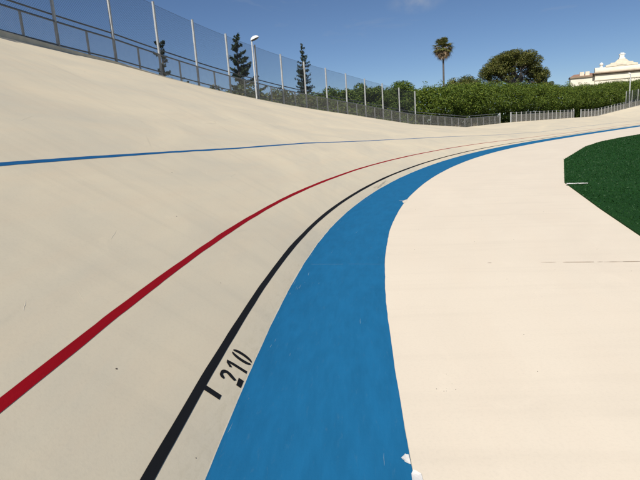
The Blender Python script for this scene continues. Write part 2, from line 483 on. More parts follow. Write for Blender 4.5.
# blades of turf near the camera side
pl = np.array(gp); nb = 150000
cand = np.stack([np.random.default_rng(5).uniform(3.2, 26, nb*2), np.random.default_rng(6).uniform(3.5, 36, nb*2)], 1)
ins = np.zeros(len(cand), bool); j = len(pl)-1
for i in range(len(pl)):
    c1 = (pl[i, 1] > cand[:, 1]) != (pl[j, 1] > cand[:, 1])
    xx = (pl[j, 0]-pl[i, 0])*(cand[:, 1]-pl[i, 1])/(pl[j, 1]-pl[i, 1]+1e-12)+pl[i, 0]
    ins ^= c1 & (cand[:, 0] < xx); j = i
cand = cand[ins]
vis = cand[:, 0]*523/cand[:, 1] < 345
cand = cand[vis][:110000]
n = len(cand); a = rng.uniform(0, 6.28, n); w = rng.uniform(.004, .008, n)*(1+cand[:, 1]/14); h = rng.uniform(.014, .03, n)
dx, dy = np.cos(a)*w, np.sin(a)*w
lean = rng.normal(0, .018, (n, 2))
z0 = np.full(n, zt-.003)
v = np.stack([np.stack([cand[:, 0]-dx, cand[:, 1]-dy, z0], 1), np.stack([cand[:, 0]+dx, cand[:, 1]+dy, z0], 1),
              np.stack([cand[:, 0]+lean[:, 0], cand[:, 1]+lean[:, 1], z0+h], 1)], 1).reshape(-1, 3)
o = mesh('grass', v, np.arange(n*3).reshape(-1, 3), M['blade'])
tag(o, 'short green turf blades covering the infield beside the cream apron', 'grass', kind='stuff')
# pale strip and scrap lying at the grass corner
p0 = on_ground(566.5, 183.3, zt+.03); p1 = on_ground(588, 182.8, zt+.03)
mb = MB(); t = np.linspace(0, 1, 26)
c_ = p0+(p1-p0)*t[:, None]; d = (p1-p0)/np.linalg.norm(p1-p0); nn = np.array([-d[1], d[0], 0])
wv = .05*np.random.default_rng(8).uniform(.3, 1.2, 26); wv[-1] = .01
c_ = c_ + nn*np.random.default_rng(9).normal(0, .012, 26)[:, None]
zz = np.array([0, 0, .01])
mb.add(np.concatenate([c_+nn*wv[:, None], c_-nn*wv[:, None], c_+nn*wv[:, None]-zz, c_-nn*wv[:, None]-zz]),
       [[i, 26+i, 27+i, i+1] for i in range(25)]+[[26+i, 78+i, 79+i, 27+i] for i in range(25)]+[[52+i, i, i+1, 53+i] for i in range(25)])
o = mb.build('turf_edging', M['paper'])
tag(o, 'ragged pale strip lying along the corner of the green turf', 'edging')

# kerb and outer wall of the bank
T = surf_u(WID)
def out_off(d, dz):
    return np.stack([T[:, 0]+NXL*d, T[:, 1]+NYL*d, T[:, 2]+dz], 1)
KH = .02 + .125*np.clip((14.5-SS)/6, 0, 1)
rows = [out_off(0, -.02), out_off(0.0, KH-.012), out_off(.012, KH), out_off(.16, KH), out_off(.17, KH*.6), out_off(.62, 0)]
bot = out_off(.64, 0); bot[:, 2] = -.3
rows.append(bot)
r_ = len(rows); v = np.stack(rows, 1).reshape(-1, 3)
f = [[i*r_+j, i*r_+j+1, (i+1)*r_+j+1, (i+1)*r_+j] for i in range(len(SS)-1) for j in range(r_-1)]
f = [q[::-1] for q in f]
tag(mesh('kerb', v, f, M['kerb']), kind='structure')

# ------------------------------------------------------------------ fences along the top of the bank
FO = .08                                          # fence line behind the edge
FL = out_off(FO, 0.)
ARC = np.concatenate([[0], np.cumsum(np.linalg.norm(np.diff(T, axis=0), axis=1))])
A6 = np.interp(-6, SS, ARC)
PS0, PD, HT = 18.71846 + A6, 2.22247, 2.41025
def fpt(a, h=0., off=0.):
    a = np.asarray(a, float)
    b = np.stack([np.interp(a, ARC, FL[:, i]) for i in range(3)], -1)
    th = np.interp(a, ARC, TH)
    b = b + np.stack([-np.cos(th)*off, np.sin(th)*off, np.asarray(h)*np.ones_like(a)], -1)
    return b
def fax(a):
    th = float(np.interp(a, ARC, TH))
    return np.array([[math.sin(th), math.cos(th), 0], [math.cos(th), -math.sin(th), 0], [0, 0, 1]])
def s2a(s): return float(np.interp(s, SS, ARC))

def chain(a0, a1, h0, h1, cell, w, off):
    """diamond wire mesh between arc lengths a0..a1 and heights h0..h1"""
    H = h1-h0; mb = MB(); m = max(3, int(H/.22)+2)
    vs = []; fs = []; nb = 0
    ks = np.arange(a0-H, a1+H, cell)
    for sg in (1, -1):
        for k in ks:
            t0, t1 = 0., H
            # a = k + sg*t stays inside a0..a1
            lo, hi = (a0-k, a1-k) if sg > 0 else (k-a1, k-a0)
            t0 = max(t0, lo); t1 = min(t1, hi)
            if t1-t0 < .05: continue
            t = np.linspace(t0, t1, m)
            c = fpt(k+sg*t, h0+t, off + sg*w*.5)
            th = np.interp(k+sg*t, ARC, TH)
            dv = np.gradient(c, axis=0); dv /= np.linalg.norm(dv, axis=1)[:, None]
            nrm = np.stack([-np.cos(th), np.sin(th), np.zeros(m)], 1)
            b = np.cross(dv, nrm)
            ring = np.stack([c+nrm*w*.58, c-nrm*w*.29+b*w*.5, c-nrm*w*.29-b*w*.5], 1).reshape(-1, 3)
            vs.append(ring)
            for i in range(m-1):
                for j in range(3):
                    j2 = (j+1) % 3
                    fs.append((nb+i*3+j, nb+i*3+j2, nb+i*3+3+j2, nb+i*3+3+j))
            nb += 3*m
    return np.concatenate(vs), fs

RH, RL, RB = .91, .73, .16
M['galvpale'] = plain('pale_steel', (.43, .425, .41), .65, .05, .15, 9)
def fence(label, a0, a1, posts, talls, net, cell, wlow, endposts=()):
    org = fpt(np.array((a0+a1)/2)); near = net is not None and net[0] == a_first
    root = empty('fence', org, label, 'fence')
    for a in posts:
        ph = RL-.02 if near else RH+.05
        mb = MB(); c = fpt(np.array(a), off=0. if near else -.05); mb.box(c+np.array([0, 0, ph/2-.03]), (.022, .022, ph/2+.03) if near else (.034, .022, ph/2+.03), fax(a))
        mb.build('post', M['galv'] if near else M['galvpale'], root, origin=org)
    for a in talls:
        mb = MB(); c = fpt(np.array(a), off=.005); mb.box(c+np.array([0, 0, HT/2-.05]), (.030, .030, HT/2), fax(a))
        mb.box(c+np.array([0, 0, HT-.05+.006]), (.034, .034, .006), fax(a))
        mb.build('tall_post', M['galv'], root, origin=org)
    for a in endposts:
        mb = MB(); c = fpt(np.array(a)); mb.box(c+np.array([0, 0, (RH+.06)/2-.03]), (.045, .045, (RH+.06)/2+.03), fax(a))
        mb.build('end_post', M['galv'], root, origin=org)
    aa = np.linspace(a0, a1, max(4, int((a1-a0)/.6)))
    for hh, oo, rr in ((RH, .075, .022), (RL, 0., .024), (RB, 0., .020)):
        mb = MB(); mb.tube(fpt(aa, hh, oo), rr, 8); mb.build('rail', M['rail'], root, smooth=True, origin=org)
    v, f = chain(a0, a1, .03, RL-.01, cell, wlow, -.032)
    mesh('wire_mesh', v-org, f, M['wirelow'] if net and net[0] == a_first else M['wirepale'], root)
    if net:
        v, f = chain(net[0], net[1], RL+.02, HT-.10, .065, .0040, .042)
        o = mesh('net', v-org, f, M['wire'], root)
        mb = MB(); an = np.linspace(net[0], net[1], max(4, int((net[1]-net[0])/.6)))
        mb.tube(fpt(an, HT-.10, .042), .004, 5); mb.build('top_wire', M['wire'], root, origin=org)
    return root

aG1, aG2 = s2a(49.3), s2a(51.6)
aG3, aG4 = s2a(67.7), s2a(69.9)
t1 = [PS0+PD*i for i in range(-5, 14)]
p1 = [a+PD/2 for a in t1]
a = t1[-1]+PD
while a < aG1-.5:
    p1 += [a]; a += PD/2
a_first = t1[0]
fence('long curved railing with tall wire net on top, rising along the banking at left', a_first, aG1, p1, t1, (t1[0], t1[-1]), .05, .0050, [aG1])
p2 = list(np.arange(aG2+PD/2, aG3-.4, PD/2))
fence('short grey mesh railing standing between the two dark gate openings', aG2, aG3, p2, [], None, .05, .0065, [aG2, aG3])
aT = s2a(84.9); aE = s2a(112)
t3 = list(np.arange(aT, aE, PD)); p3 = [x for x in np.arange(aG4+PD/2, aE, PD/2) if min(abs(x-y) for y in t3) > .3]
fence('far mesh railing rising to the right with tall posts near the lamp pole', aG4, aE, p3, t3, (aT, t3[-1]), .05, .0065, [aG4])

# ------------------------------------------------------------------ lamp posts
def lamp_post(px, top_py, Y, label, rad, size, yaw):
    top = at(px, top_py, Y); base = np.array([top[0], top[1], -.1])
    root = empty('street_lamp', base, label, 'street lamp', None)
    mb = MB(); h = top[2]-base[2]
    mb.tube([(0, 0, 0), (0, 0, h*.5), (0, 0, h)], [rad*1.25, rad*1.1, rad*.85], 12)
    mb.build('pole', M['galv'], root, smooth=True)
    # shell: a flattened half dome, glass under it
    n, k = 20, 7
    v = []; f = []
    ax = np.array([math.cos(yaw)*math.cos(.38), math.sin(yaw)*math.cos(.38), math.sin(.38)]); ay = np.array([-math.sin(yaw), math.cos(yaw), 0]); az = np.cross(ax, ay)
    c = np.array([0, 0, h]) + ax*.20*size
    for i in range(k+1):
        e = i/k*math.pi/2
        for j in range(n):
            t = j/n*2*math.pi
            v.append(c + size*(ax*.26*math.cos(t)*math.cos(e) + ay*.17*math.sin(t)*math.cos(e) + az*.17*math.sin(e)))
    for i in range(k):
        for j in range(n):
            f.append([i*n+j, i*n+(j+1) % n, (i+1)*n+(j+1) % n, (i+1)*n+j])
    mesh('lamp_shell', v, f, M['lamp_white'], root, smooth=True)
    v = []; f = []
    for i in range(4):
        e = i/3*math.pi/2
        for j in range(n):
            t = j/n*2*math.pi
            v.append(c + size*(ax*.245*math.cos(t)*math.cos(e) + ay*.155*math.sin(t)*math.cos(e) - az*(.001+.07*math.sin(e))))
    for i in range(3):
        for j in range(n):
            f.append([i*n+j, (i+1)*n+j, (i+1)*n+(j+1) % n, i*n+(j+1) % n])
    mesh('lamp_glass', v, f, M['lamp_dark'], root, smooth=True)
    return root
lamp_post(251.6, 40.5, 24.2, 'grey street lamp with white rounded head behind the curved fence', .036, .78, .0)
lamp_post(630.6, 74, 76.0, 'thin far street lamp rising in front of the pale palace', .07, .75, 2.6)

# ------------------------------------------------------------------ vegetation
def quads(pos, nrm, L, W, rg, roll=None):
    """leaf quads (diamonds) at pos facing nrm"""
    n = len(pos)
    nrm = nrm/(np.linalg.norm(nrm, axis=1)[:, None]+1e-9)
    t = rg.normal(0, 1, (n, 3)) if roll is None else roll
    a = np.cross(nrm, t); a /= np.linalg.norm(a, axis=1)[:, None]+1e-9
    b = np.cross(nrm, a)
    L = np.broadcast_to(L, (n,))[:, None]; W = np.broadcast_to(W, (n,))[:, None]
    fold = nrm*W*.25
    v = np.stack([pos-a*L, pos-b*W*1.0+fold, pos+a*L, pos+b*W*1.0+fold], 1).reshape(-1, 3)
    return v, np.arange(n*4).reshape(-1, 4)

def clump_leaves(clumps, n_leaf, size, rg, up=.25, shell=.55):
    """clumps: array (k, 6) of centre and radii"""
    clumps = np.asarray(clumps, float)
    area = (clumps[:, 3]*clumps[:, 4]+clumps[:, 4]*clumps[:, 5]+clumps[:, 3]*clumps[:, 5])
    idx = rg.choice(len(clumps), n_leaf, p=area/area.sum())
    d = rg.normal(0, 1, (n_leaf, 3)); d /= np.linalg.norm(d, axis=1)[:, None]
    rad = (shell+(1-shell)*rg.uniform(0, 1, n_leaf)**.5)[:, None]
    c = clumps[idx]
    pos = c[:, :3]+d*c[:, 3:]*rad*(1+rg.normal(0, .08, n_leaf)[:, None])
    nrm = d/c[:, 3:]*c[:, 3:].mean(1)[:, None]+rg.normal(0, .55, (n_leaf, 3))+np.array([0, 0, up])
    s = size*rg.uniform(.6, 1.35, n_leaf)
    return quads(pos, nrm, s, s*.55, rg)

def limbs(mb, base, tips, r0, rg, n=6):
    for tp in tips:
        tp = np.asarray(tp, float); t = np.linspace(0, 1, n)[:, None]
        mid = base + (tp-base)*t + np.array([0, 0, 1.])*np.sin(t*math.pi)*.08*np.linalg.norm(tp-base)
        mid[1:-1] += rg.normal(0, .04*np.linalg.norm(tp-base), (n-2, 3))
        mb.tube(mid, np.linspace(r0, r0*.2, n), 6)

def bushy(name, label, cat, base, height, rad, mat, seed, n_leaf, leaf, group=None, flat=1.0, low=.12):
    rg = np.random.default_rng(seed)
    root = empty(name, base, label, cat, group)
    k = int(26*max(1, rad*height/5))
    cl = []
    for _ in range(k):
        d = rg.normal(0, 1, 3); d /= np.linalg.norm(d)
        q = rg.uniform(.35, 1)**.5
        cr_ = rg.uniform(.26, .42)*rad*.8
        hz = height*(1-low)/2
        c = np.array([d[0]*(rad-cr_*.7)*q, d[1]*(rad-cr_*.7)*q, height*low+hz+d[2]*(hz-cr_*.7)*q])
        cl.append([*c, cr_, cr_, cr_*.85])
    v, f = clump_leaves(cl, n_leaf, leaf, rg)
    mesh('crown', v, f, mat, root)
    mb = MB(); mb.tube([(0, 0, -.1), (.03, 0, height*.25), (0, .05, height*.55)], [rad*.07, rad*.055, rad*.03], 8)
    limbs(mb, np.array([.02, .02, height*.25]), [c[:3] for c in cl[::4]], rad*.04, rg)
    mb.build('trunk', M['bark'], root)
    return root

def place(px, py, Y):
    """foot and height of a thing whose top shows at px, py and that stands at y = Y"""
    t = at(px, py, Y); return np.array([t[0], t[1], -.12]), t[2]+.12

# the hedge behind the straight: one trimmed row
hb = np.array([8.4, 47.9]); hd = np.array([.712, .702]); hn = np.array([-.702, .712])
prof = [(300, 92), (312, 90), (325, 88.5), (345, 86.5), (365, 86.5), (385, 85), (400, 86), (418, 85.5), (430, 83.5), (445, 82), (460, 80.5), (480, 80), (500, 80), (520, 81), (540, 81.5), (560, 83), (580, 83.5), (600, 83), (612, 80.5), (622, 79), (632, 80), (645, 78)]
rg = np.random.default_rng(21)
ts = np.arange(-17, 84, .5); cl = []
def hedge_h(t):
    p = hb+hd*t
    d = np.array([p[0], p[1]*cp+EYE*sp*0, 0])
    # pixel column of this stretch
    yy = p[1]; best = None
    zc = 5.0-EYE
    dd = yy*cp-zc*sp; up = yy*sp+zc*cp
    px = 320+FOC*(p[0]/dd*cr-up/dd*sr)
    py = np.interp(px, [q[0] for q in prof], [q[1] for q in prof])
    return at(px, py, yy)[2]
HH = np.array([hedge_h(t) for t in ts])
depth = 1.7
for i, t in enumerate(ts):
    H = HH[i]
    lobe = math.sin(t*2.1+1.2*math.sin(t*.43))*.5+math.sin(t*.83+2)*.5      # the row swells and draws in
    for _ in range(12):
        z = rg.uniform(.06, 1); r0 = rg.uniform(.34, .80)
        u_ = rg.random()
        if u_ < .62: w = -1+rg.uniform(0, .10)
        elif u_ < .82: w = rg.uniform(-1, 1); z = 1-rg.uniform(0, .08)
        else: w = rg.uniform(-.6, 1)
        zc = (H+.06*lobe-r0*.8)*z
        # fuller above, drawn in towards the foot and at the very top
        front = np.interp(z, [0, .25, .48, .62, .85, 1], [.15, .25, .55, 1.0, .95, .70])+.16*lobe
        wc = w*depth*(front if w < 0 else .8)
        p = hb+hd*(t+rg.uniform(-.3, .3))+hn*(wc+1.2)
        cl.append([p[0], p[1], max(.3, zc), r0, r0, r0*.75])
for _ in range(26):                                   # stray shoots above the trimmed top
    i = rg.integers(len(ts)); p = hb+hd*ts[i]+hn*(1.2+rg.uniform(-1, 1))
    cl.append([p[0], p[1], HH[i]+rg.uniform(-.05, .12), .28, .28, .3])
v, f = clump_leaves(cl, 210000, .078, rg, .35, .75)
# core of big leaves added inside the hedge to block light
nc = 15000
tt = rg.uniform(ts[0]-.3, ts[-1]+.3, nc); hh = np.interp(tt, ts, HH)*rg.uniform(.02, .9, nc)
pc = np.concatenate([(hb+hd*tt[:, None]+hn*(1.2+rg.uniform(-.8, .8, nc))[:, None]), hh[:, None]], 1)
v2, f2 = quads(pc, rg.normal(0, .6, (nc, 3))-np.append(hn, 0), rg.uniform(.2, .32, nc), rg.uniform(.14, .2, nc), rg)
f = np.concatenate([f, f2+len(v)]); v = np.concatenate([v, v2])
org = np.array([hb[0]+hd[0]*40, hb[1]+hd[1]*40, -.12])
root = empty('hedge', org, 'long tall green hedge running behind the railing to below the palace', 'hedge')
mesh('foliage', v-org, f, M['hedge'], root)
mb = MB()
for t in np.arange(-16.5, 84, 1.3):
    p = hb+hd*(t+rg.uniform(-.3, .3))+hn*(1.0+rg.uniform(-.2, .2))
    mb.tube([(p[0], p[1], -.15), (p[0]+rg.normal(0, .1), p[1], 1.2), (p[0]+rg.normal(0, .3), p[1]+.1, 3.2)], [.09, .07, .04], 6)
mb.build('stems', M['bark'], root, origin=org)

# bushy trees between the curved fence and the hedge
bt = 'bushy green trees behind the curved fence'
for k, (px, py, Y, rad) in enumerate(((329, 85.5, 40.5, 1.8), (355, 81, 41.5, 1.7), (379, 83, 43.0, 1.5))):
    b, h = place(px, py, Y)
    bushy('bushy_tree', 'rounded bushy green tree among several growing up through the hedge behind the net', 'tree', b, h, rad, M['bushy'], 40+k, 15000, .08, bt, low=.04)
b, h = place(398, 77.6, 44.6)
bushy('bushy_tree', 'tallest bushy green tree behind the railing, poking above the hedge', 'tree', b, h, 1.9, M['bushy'], 47, 15000, .08, bt, low=.04)
# dull shrubs further left
for k, (px, py, Y, rad) in enumerate(((217, 84, 33, 1.7), (243, 82, 35, 1.9), (270, 84, 36, 1.9), (292, 88, 37, 1.9), (176, 69, 32, 1.1))):
    b, h = place(px, py, Y)
    bushy('shrub', 'dull green shrub seen through the mesh near the grey street lamp' if k < 4 else 'thin shrub beside the small conifer at far left behind the net',
          'shrub', b, h, rad, M['shrub'], 60+k, 7500 if k < 4 else 900, .095, 'shrubs behind the net', low=.1)
# dry twigs and litter under the trees
rg = np.random.default_rng(77)
cl = []
for t in np.arange(-17, 82, .55):
    p = hb+hd*t+hn*(-1.15+rg.normal(0, .25)); cl.append([p[0], p[1], rg.uniform(.1, .9), .5, .5, .55])
v, f = clump_leaves(cl, 9000, .10, rg, .0, .1)
org = np.array([hb[0]+hd[0]*30-hn[0]*1.1, hb[1]+hd[1]*30-hn[1]*1.1, -.12])
o = mesh('undergrowth', v-org, f, M['dry']); o.location = org
tag(o, 'dry brown undergrowth at the foot of the hedge behind the railing', 'undergrowth', kind='stuff')

# Norfolk Island pines
def araucaria(label, px, py, Y, whorls, spread, seed, bias=0., n_card=26, name='norfolk_pine', top_flat=False, card=.075):
    b, h = place(px, py, Y); rg = np.random.default_rng(seed)
    root = empty(name, b, label, 'tree', 'norfolk pines behind the net')
    mb = MB(); mb.tube([(0, 0, -.1), (0, 0, h*.6), (0, 0, h*.99)], [.16, .10, .02], 8)
    pos = []; nr = []
    for i in range(whorls):
        q = i/(whorls-1); z = h*(.36+.63*q)
        L0 = spread*((1-q)**.65*.95+.16)
        if top_flat and q > .85: L0 = spread*.75
        nbr = 6
        ph = rg.uniform(0, 6.28)
        for j in range(nbr):
            a = ph+j*2*math.pi/nbr+rg.normal(0, .35)
            if rg.random() < .14: continue
            zb = z+rg.normal(0, .10)
            L = L0*rg.uniform(.35, 1.3)*(1+bias*math.cos(a))
            t = np.linspace(0, 1, 7)
            c = np.stack([np.cos(a)*L*t, np.sin(a)*L*t, zb + L*(-.10*t+.34*t*t)], 1)
            mb.tube(c, np.linspace(.028, .008, 7), 5, False)
            m = max(6, int(n_card*L/spread))
            tt = rg.uniform(.22, 1.04, m)
            base = np.stack([np.cos(a)*L*tt, np.sin(a)*L*tt, zb+L*(-.10*tt+.34*tt*tt)], 1)
            wd = .12*L*(.4+tt*(1.15-tt)*1.6)
            base += np.stack([-np.sin(a)*rg.normal(0, 1, m)*wd, np.cos(a)*rg.normal(0, 1, m)*wd, rg.normal(.02, .045, m)], 1)
            pos.append(base); nr.append(rg.normal(0, .7, (m, 3))+np.array([0, 0, .6]))
    mb.build('trunk', M['bark'], root)
    pos = np.concatenate(pos); nr = np.concatenate(nr)
    v, f = quads(pos, nr, rg.uniform(.8, 1.5, len(pos))*card*1.5, rg.uniform(.6, 1.1, len(pos))*card*.75, rg)
    mesh('crown', v, f, M['arauc'], root)
    return root
araucaria('tall dark ragged conifer just left of the grey street lamp', 235.5, 36, 40, 17, 1.2, 5, .3, 150, card=.06)
araucaria('slender conifer with round airy top right of the grey street lamp', 301.5, 45, 46, 26, .82, 9, 0, 75, card=.042)
araucaria('small flat topped conifer leftmost behind the tall net', 160.5, 44, 34, 9, .62, 12, 0, 90, top_flat=True, card=.055)

# palm
b, h = place(442.3, 36.2, 86)
root = empty('palm_tree', b, 'tall thin fan palm with shaggy crown standing alone above the hedge', 'palm tree')
rg = np.random.default_rng(31)
mb = MB(); zt_ = np.linspace(0, h-2.0, 9)
mb.tube(np.stack([.10*np.sin(zt_*.2), 0*zt_, zt_], 1), np.linspace(.19, .125, 9), 10)
mb.build('trunk', M['palm_bark'], root, smooth=True)
hc = np.array([.10*math.sin(zt_[-1]*.2), 0, h-1.75])
def fans(n, el0, el1, stalk, fan, seed, droop):
    rg = np.random.default_rng(seed); V = []; F = []; nb = 0
    for i in range(n):
        a = rg.uniform(0, 6.28); el = rg.uniform(el0, el1); L = stalk*rg.uniform(.75, 1.1)
        d = np.array([math.cos(a)*math.cos(el), math.sin(a)*math.cos(el), math.sin(el)])
        side = np.array([-math.sin(a), math.cos(a), 0]); upv = np.cross(side, d)*-1
        e = hc+d*L
        V += [hc+side*.03, hc-side*.03, e-side*.02, e+side*.02]; F.append((nb, nb+1, nb+2, nb+3)); nb += 4
        nbld = 11
        for j in range(nbld):
            t = (j/(nbld-1)-.5)*2*1.25
            bd = d*math.cos(t)+side*math.sin(t); bl = fan*rg.uniform(.8, 1.1)*(1-.18*abs(t))
            m1 = e+bd*bl*.55; tp = e+bd*bl+np.array([0, 0, -droop*bl*rg.uniform(.6, 1.3)])
            wv = np.cross(bd, upv)*.045*fan/.8
            V += [e, m1-wv, tp, m1+wv]; F.append((nb, nb+1, nb+2, nb+3)); nb += 4
    return V, F
V, F = fans(84, -.5, 1.4, .95, 1.08, 2, .25); mesh('crown', V, F, M['frond'], root)
V, F = fans(56, -1.45, .15, .80, .98, 3, .5); mesh('dead_frond_skirt', V, F, M['deadfrond'], root)

# stone pine with a broad dome
Yp = 84.
def pin(px, py): return at(px, py, Yp)
ctr = pin(512, 78); base = np.array([ctr[0], Yp, -.12])
root = empty('stone_pine', base, 'broad domed stone pine rising behind the hedge', 'tree')
rg = np.random.default_rng(51); cl = []
outl = [(482, 79), (485, 70), (491, 62), (499, 55), (507, 51.5), (515, 50.5), (523, 52), (529, 56), (532, 62), (537, 66), (543, 72), (544.5, 79)]
ox = [o_[0] for o_ in outl]; oy = [o_[1] for o_ in outl]
for _ in range(300):
    px = rg.uniform(484, 543); yt = np.interp(px, ox, oy)
    wfr = min(1, min(px-481, 546-px)/26.)
    q = rg.uniform(0, 1)**1.7; py = yt+3.0+q*(24 if rg.random() < .75 else 30)
    if py > 84: continue
    if 508 < px < 524 and 67 < py < 78 and rg.random() < .8: continue
    rr = rg.uniform(.6, 1.15)*(1-.35*q)
    dep = rg.uniform(-1, 1)*3.6*wfr**.5*(1-.2*q)
    if 508 < px < 524 and 66 < py: dep = abs(dep)+1.2
    p = pin(px, py); cl.append([p[0], Yp+dep, p[2]-.12*dep*0, rr, rr, rr*.62])
v, f = clump_leaves(cl, 48000, .10, rg, .35, .7)
mesh('crown', v-base, f, M['pine'], root)
mb = MB()
mb.tube([(0, 0, -.1), (.2, 0, 3.), (.1, 0, ctr[2]-1.2)], [.42, .34, .28], 10)
tips = [np.array(c[:3])-base for c in cl[::6]]
limbs(mb, np.array([.1, 0, ctr[2]-1.4]), tips, .15, rg, 7)
mb.build('trunk', plain('pale_pine_bark', (.22, .19, .17), .9, 0, .2, 4), root)

# dark low trees behind the hedge
for k, (px, py, Y, rad, lab) in enumerate(((459, 74.5, 78, 2.6, 'dark low tree peeping over the hedge just right of the palm'), (471, 72.5, 80, 2.5, 'dark low tree peeping over the hedge beside the stone pine'),
                                           (548, 80, 82, 1.6, 'small dark tree at the right foot of the stone pine'))):
    b, h = place(px, py, Y)
    bushy('low_tree', lab, 'tree', b, h, rad, M['pine'] if k != 1 else M['shrub'], 80+k, 9000, .12, None, low=.3)

# ------------------------------------------------------------------ palace behind the hedge
YB = 150.
def bp(px, py): p = at(px, py, YB); return p[0], p[2]
# verticals and horizontals come out level: heights are read near each feature
zL = bp(585, 75.2)[1]           # roof edge of the left wing
zC = bp(620, 71.5)[1]           # main cornice
xa, xb, xc = bp(575.8, 80)[0], bp(598, 75)[0], bp(621.5, 70)[0]
half_w = xc-xb; xd = xc+half_w; xe = xd+(xb-xa)
root = empty('palace', (xc, YB, -.12), 'pale stuccoed palace with scrolled gable and finials above the hedge', 'building')
O = np.array([xc, YB, -.12])
def bbox(mb, x0, x1, z0, z1, y0, y1): mb.box(((x0+x1)/2, (y0+y1)/2, (z0+z1)/2), (abs(x1-x0)/2, abs(y1-y0)/2, abs(z1-z0)/2))
mb = MB(); bbox(mb, xb, xd, -.2, zC-.35, YB, YB+14); bbox(mb, xa, xb-.004, -.2, zL-.3, YB+1.2, YB+5.5); bbox(mb, xd+.004, xe, -.2, zL-.3, YB+1.2, YB+5.5)
mb.build('wall', M['stucco'], root, origin=O)
# main cornice: stepped, its shadow line painted in as a dark colour
mb = MB(); bbox(mb, xb-.25, xd+.25, zC-.35, zC-.05, YB-.35, YB+14.2); bbox(mb, xb-.5, xd+.5, zC-.048, zC+.22, YB-.7, YB+14.5)
mb.build('cornice', M['ledge'], root, origin=O)
for x0, x1 in ((xa-.2, xb-.006), (xd+.006, xe+.2)):
    mb = MB(); bbox(mb, x0, x1, zL-.3, zL+.12, YB+.8, YB+5.8); mb.build('eaves', M['ledge'], root, origin=O)
# attic parapet with a coved front
zP = zC+1.55
mb = MB(); x0, x1 = xb-.1, xd+.1
prf = [(YB-.45, zC+.223), (YB-.50, zC+.55), (YB-.38, zC+.95), (YB-.15, zC+1.3), (YB+.1, zP), (YB+1.0, zP), (YB+1.0, zC+.223)]
kk = len(prf)
mb.add([(x0, y, z) for y, z in prf]+[(x1, y, z) for y, z in prf], [[i, kk+i, kk+(i+1) % kk, (i+1) % kk] for i in range(kk)])
mb.f.append(list(range(kk))); mb.f.append(list(range(kk, 2*kk))[::-1])
mb.build('parapet', M['stone'], root, origin=O)
# scrolled gable
gh = [(3.9, 0), (3.9, .42), (3.3, .55), (2.8, .62), (2.7, .95), (1.8, 1.0), (1.45, 1.25), (1.15, 1.6), (.75, 1.8)]
gx = [(-x, z) for x, z in gh]+gh[::-1]
mb = MB(); kk = len(gx); zz0 = zP+.003
mb.add([(xc+x, YB-.1, zz0+z) for x, z in gx]+[(xc+x, YB+.9, zz0+z) for x, z in gx], [[i, kk+i, kk+(i+1) % kk, (i+1) % kk] for i in range(kk)])
mb.f.append(list(range(kk))); mb.f.append(list(range(kk, 2*kk))[::-1])
bbox(mb, xc-1.25, xc+1.25, zz0+.25, zz0+.8, YB-.2, YB-.103)
mb.build('gable', M['stone'], root, origin=O)
mb = MB(); z0 = zz0+1.8+.003
bbox(mb, xc-.75, xc+.75, z0, z0+.35, YB-.1, YB+.9); bbox(mb, xc-.55, xc+.55, z0+.353, z0+1.1, YB, YB+.8); bbox(mb, xc-.72, xc+.78, z0+1.103, z0+1.3, YB-.08, YB+.88); bbox(mb, xc-.42, xc+.5, z0+1.303, z0+1.62, YB+.1, YB+.7)
mb.build('crest', M['white_stone'], root, origin=O)
def lathe(name, cx, cy, prof_, mat, n=14):
    v = []; f = []; k = len(prof_)
    for r0, z in prof_:
        for j in range(n): v.append((cx+r0*math.cos(j/n*6.2832), cy+r0*math.sin(j/n*6.2832), z))
    for i in range(k-1):
        for j in range(n): f.append([i*n+j, i*n+(j+1) % n, (i+1)*n+(j+1) % n, (i+1)*n+j])
    return mesh(name, np.array(v)-O, f, mat, root, smooth=True)
for sx in (-1, 1):
    cx = xc+sx*4.95; z = zP
    lathe('finial', cx, YB+.4, [(.42, z), (.42, z+.25), (.25, z+.3), (.30, z+.4), (.45, z+.6), (.52, z+.85), (.4, z+1.1), (.2, z+1.25), (.01, z+1.4)], M['white_stone'])
# tiled roofs and chimneys of the wings
for (x0, x1) in ((xa, xb-.3), (xd+.3, xe)):
    mb = MB(); z0 = zL+.123
    mb.add([(x0-.1, YB+.9, z0), (x1, YB+.9, z0), (x1, YB+5.7, z0), (x0-.1, YB+5.7, z0), (x0+1.0, YB+3.4, z0+.7), (x1, YB+3.4, z0+.75)],
           [[0, 1, 5, 4], [2, 3, 4, 5], [3, 0, 4], [1, 2, 5], [0, 3, 2, 1]])
    rf = mb.build('roof', M['tile'], root, origin=O)
    for q in (.5, .74):
        mb = MB(); cx = x0+(x1-x0)*q; bbox(mb, cx-.55, cx+.55, z0-.05, z0+1.15, YB+1.3, YB+2.2)
        mb.build('chimney', M['stone'], rf, origin=O)
mb = MB(); z0 = zC+.225; bbox(mb, xb+.4, xd-.4, z0-.02, z0+.25, YB+1.2, YB+13.8)
mb.build('roof', M['tile'], root, origin=O)
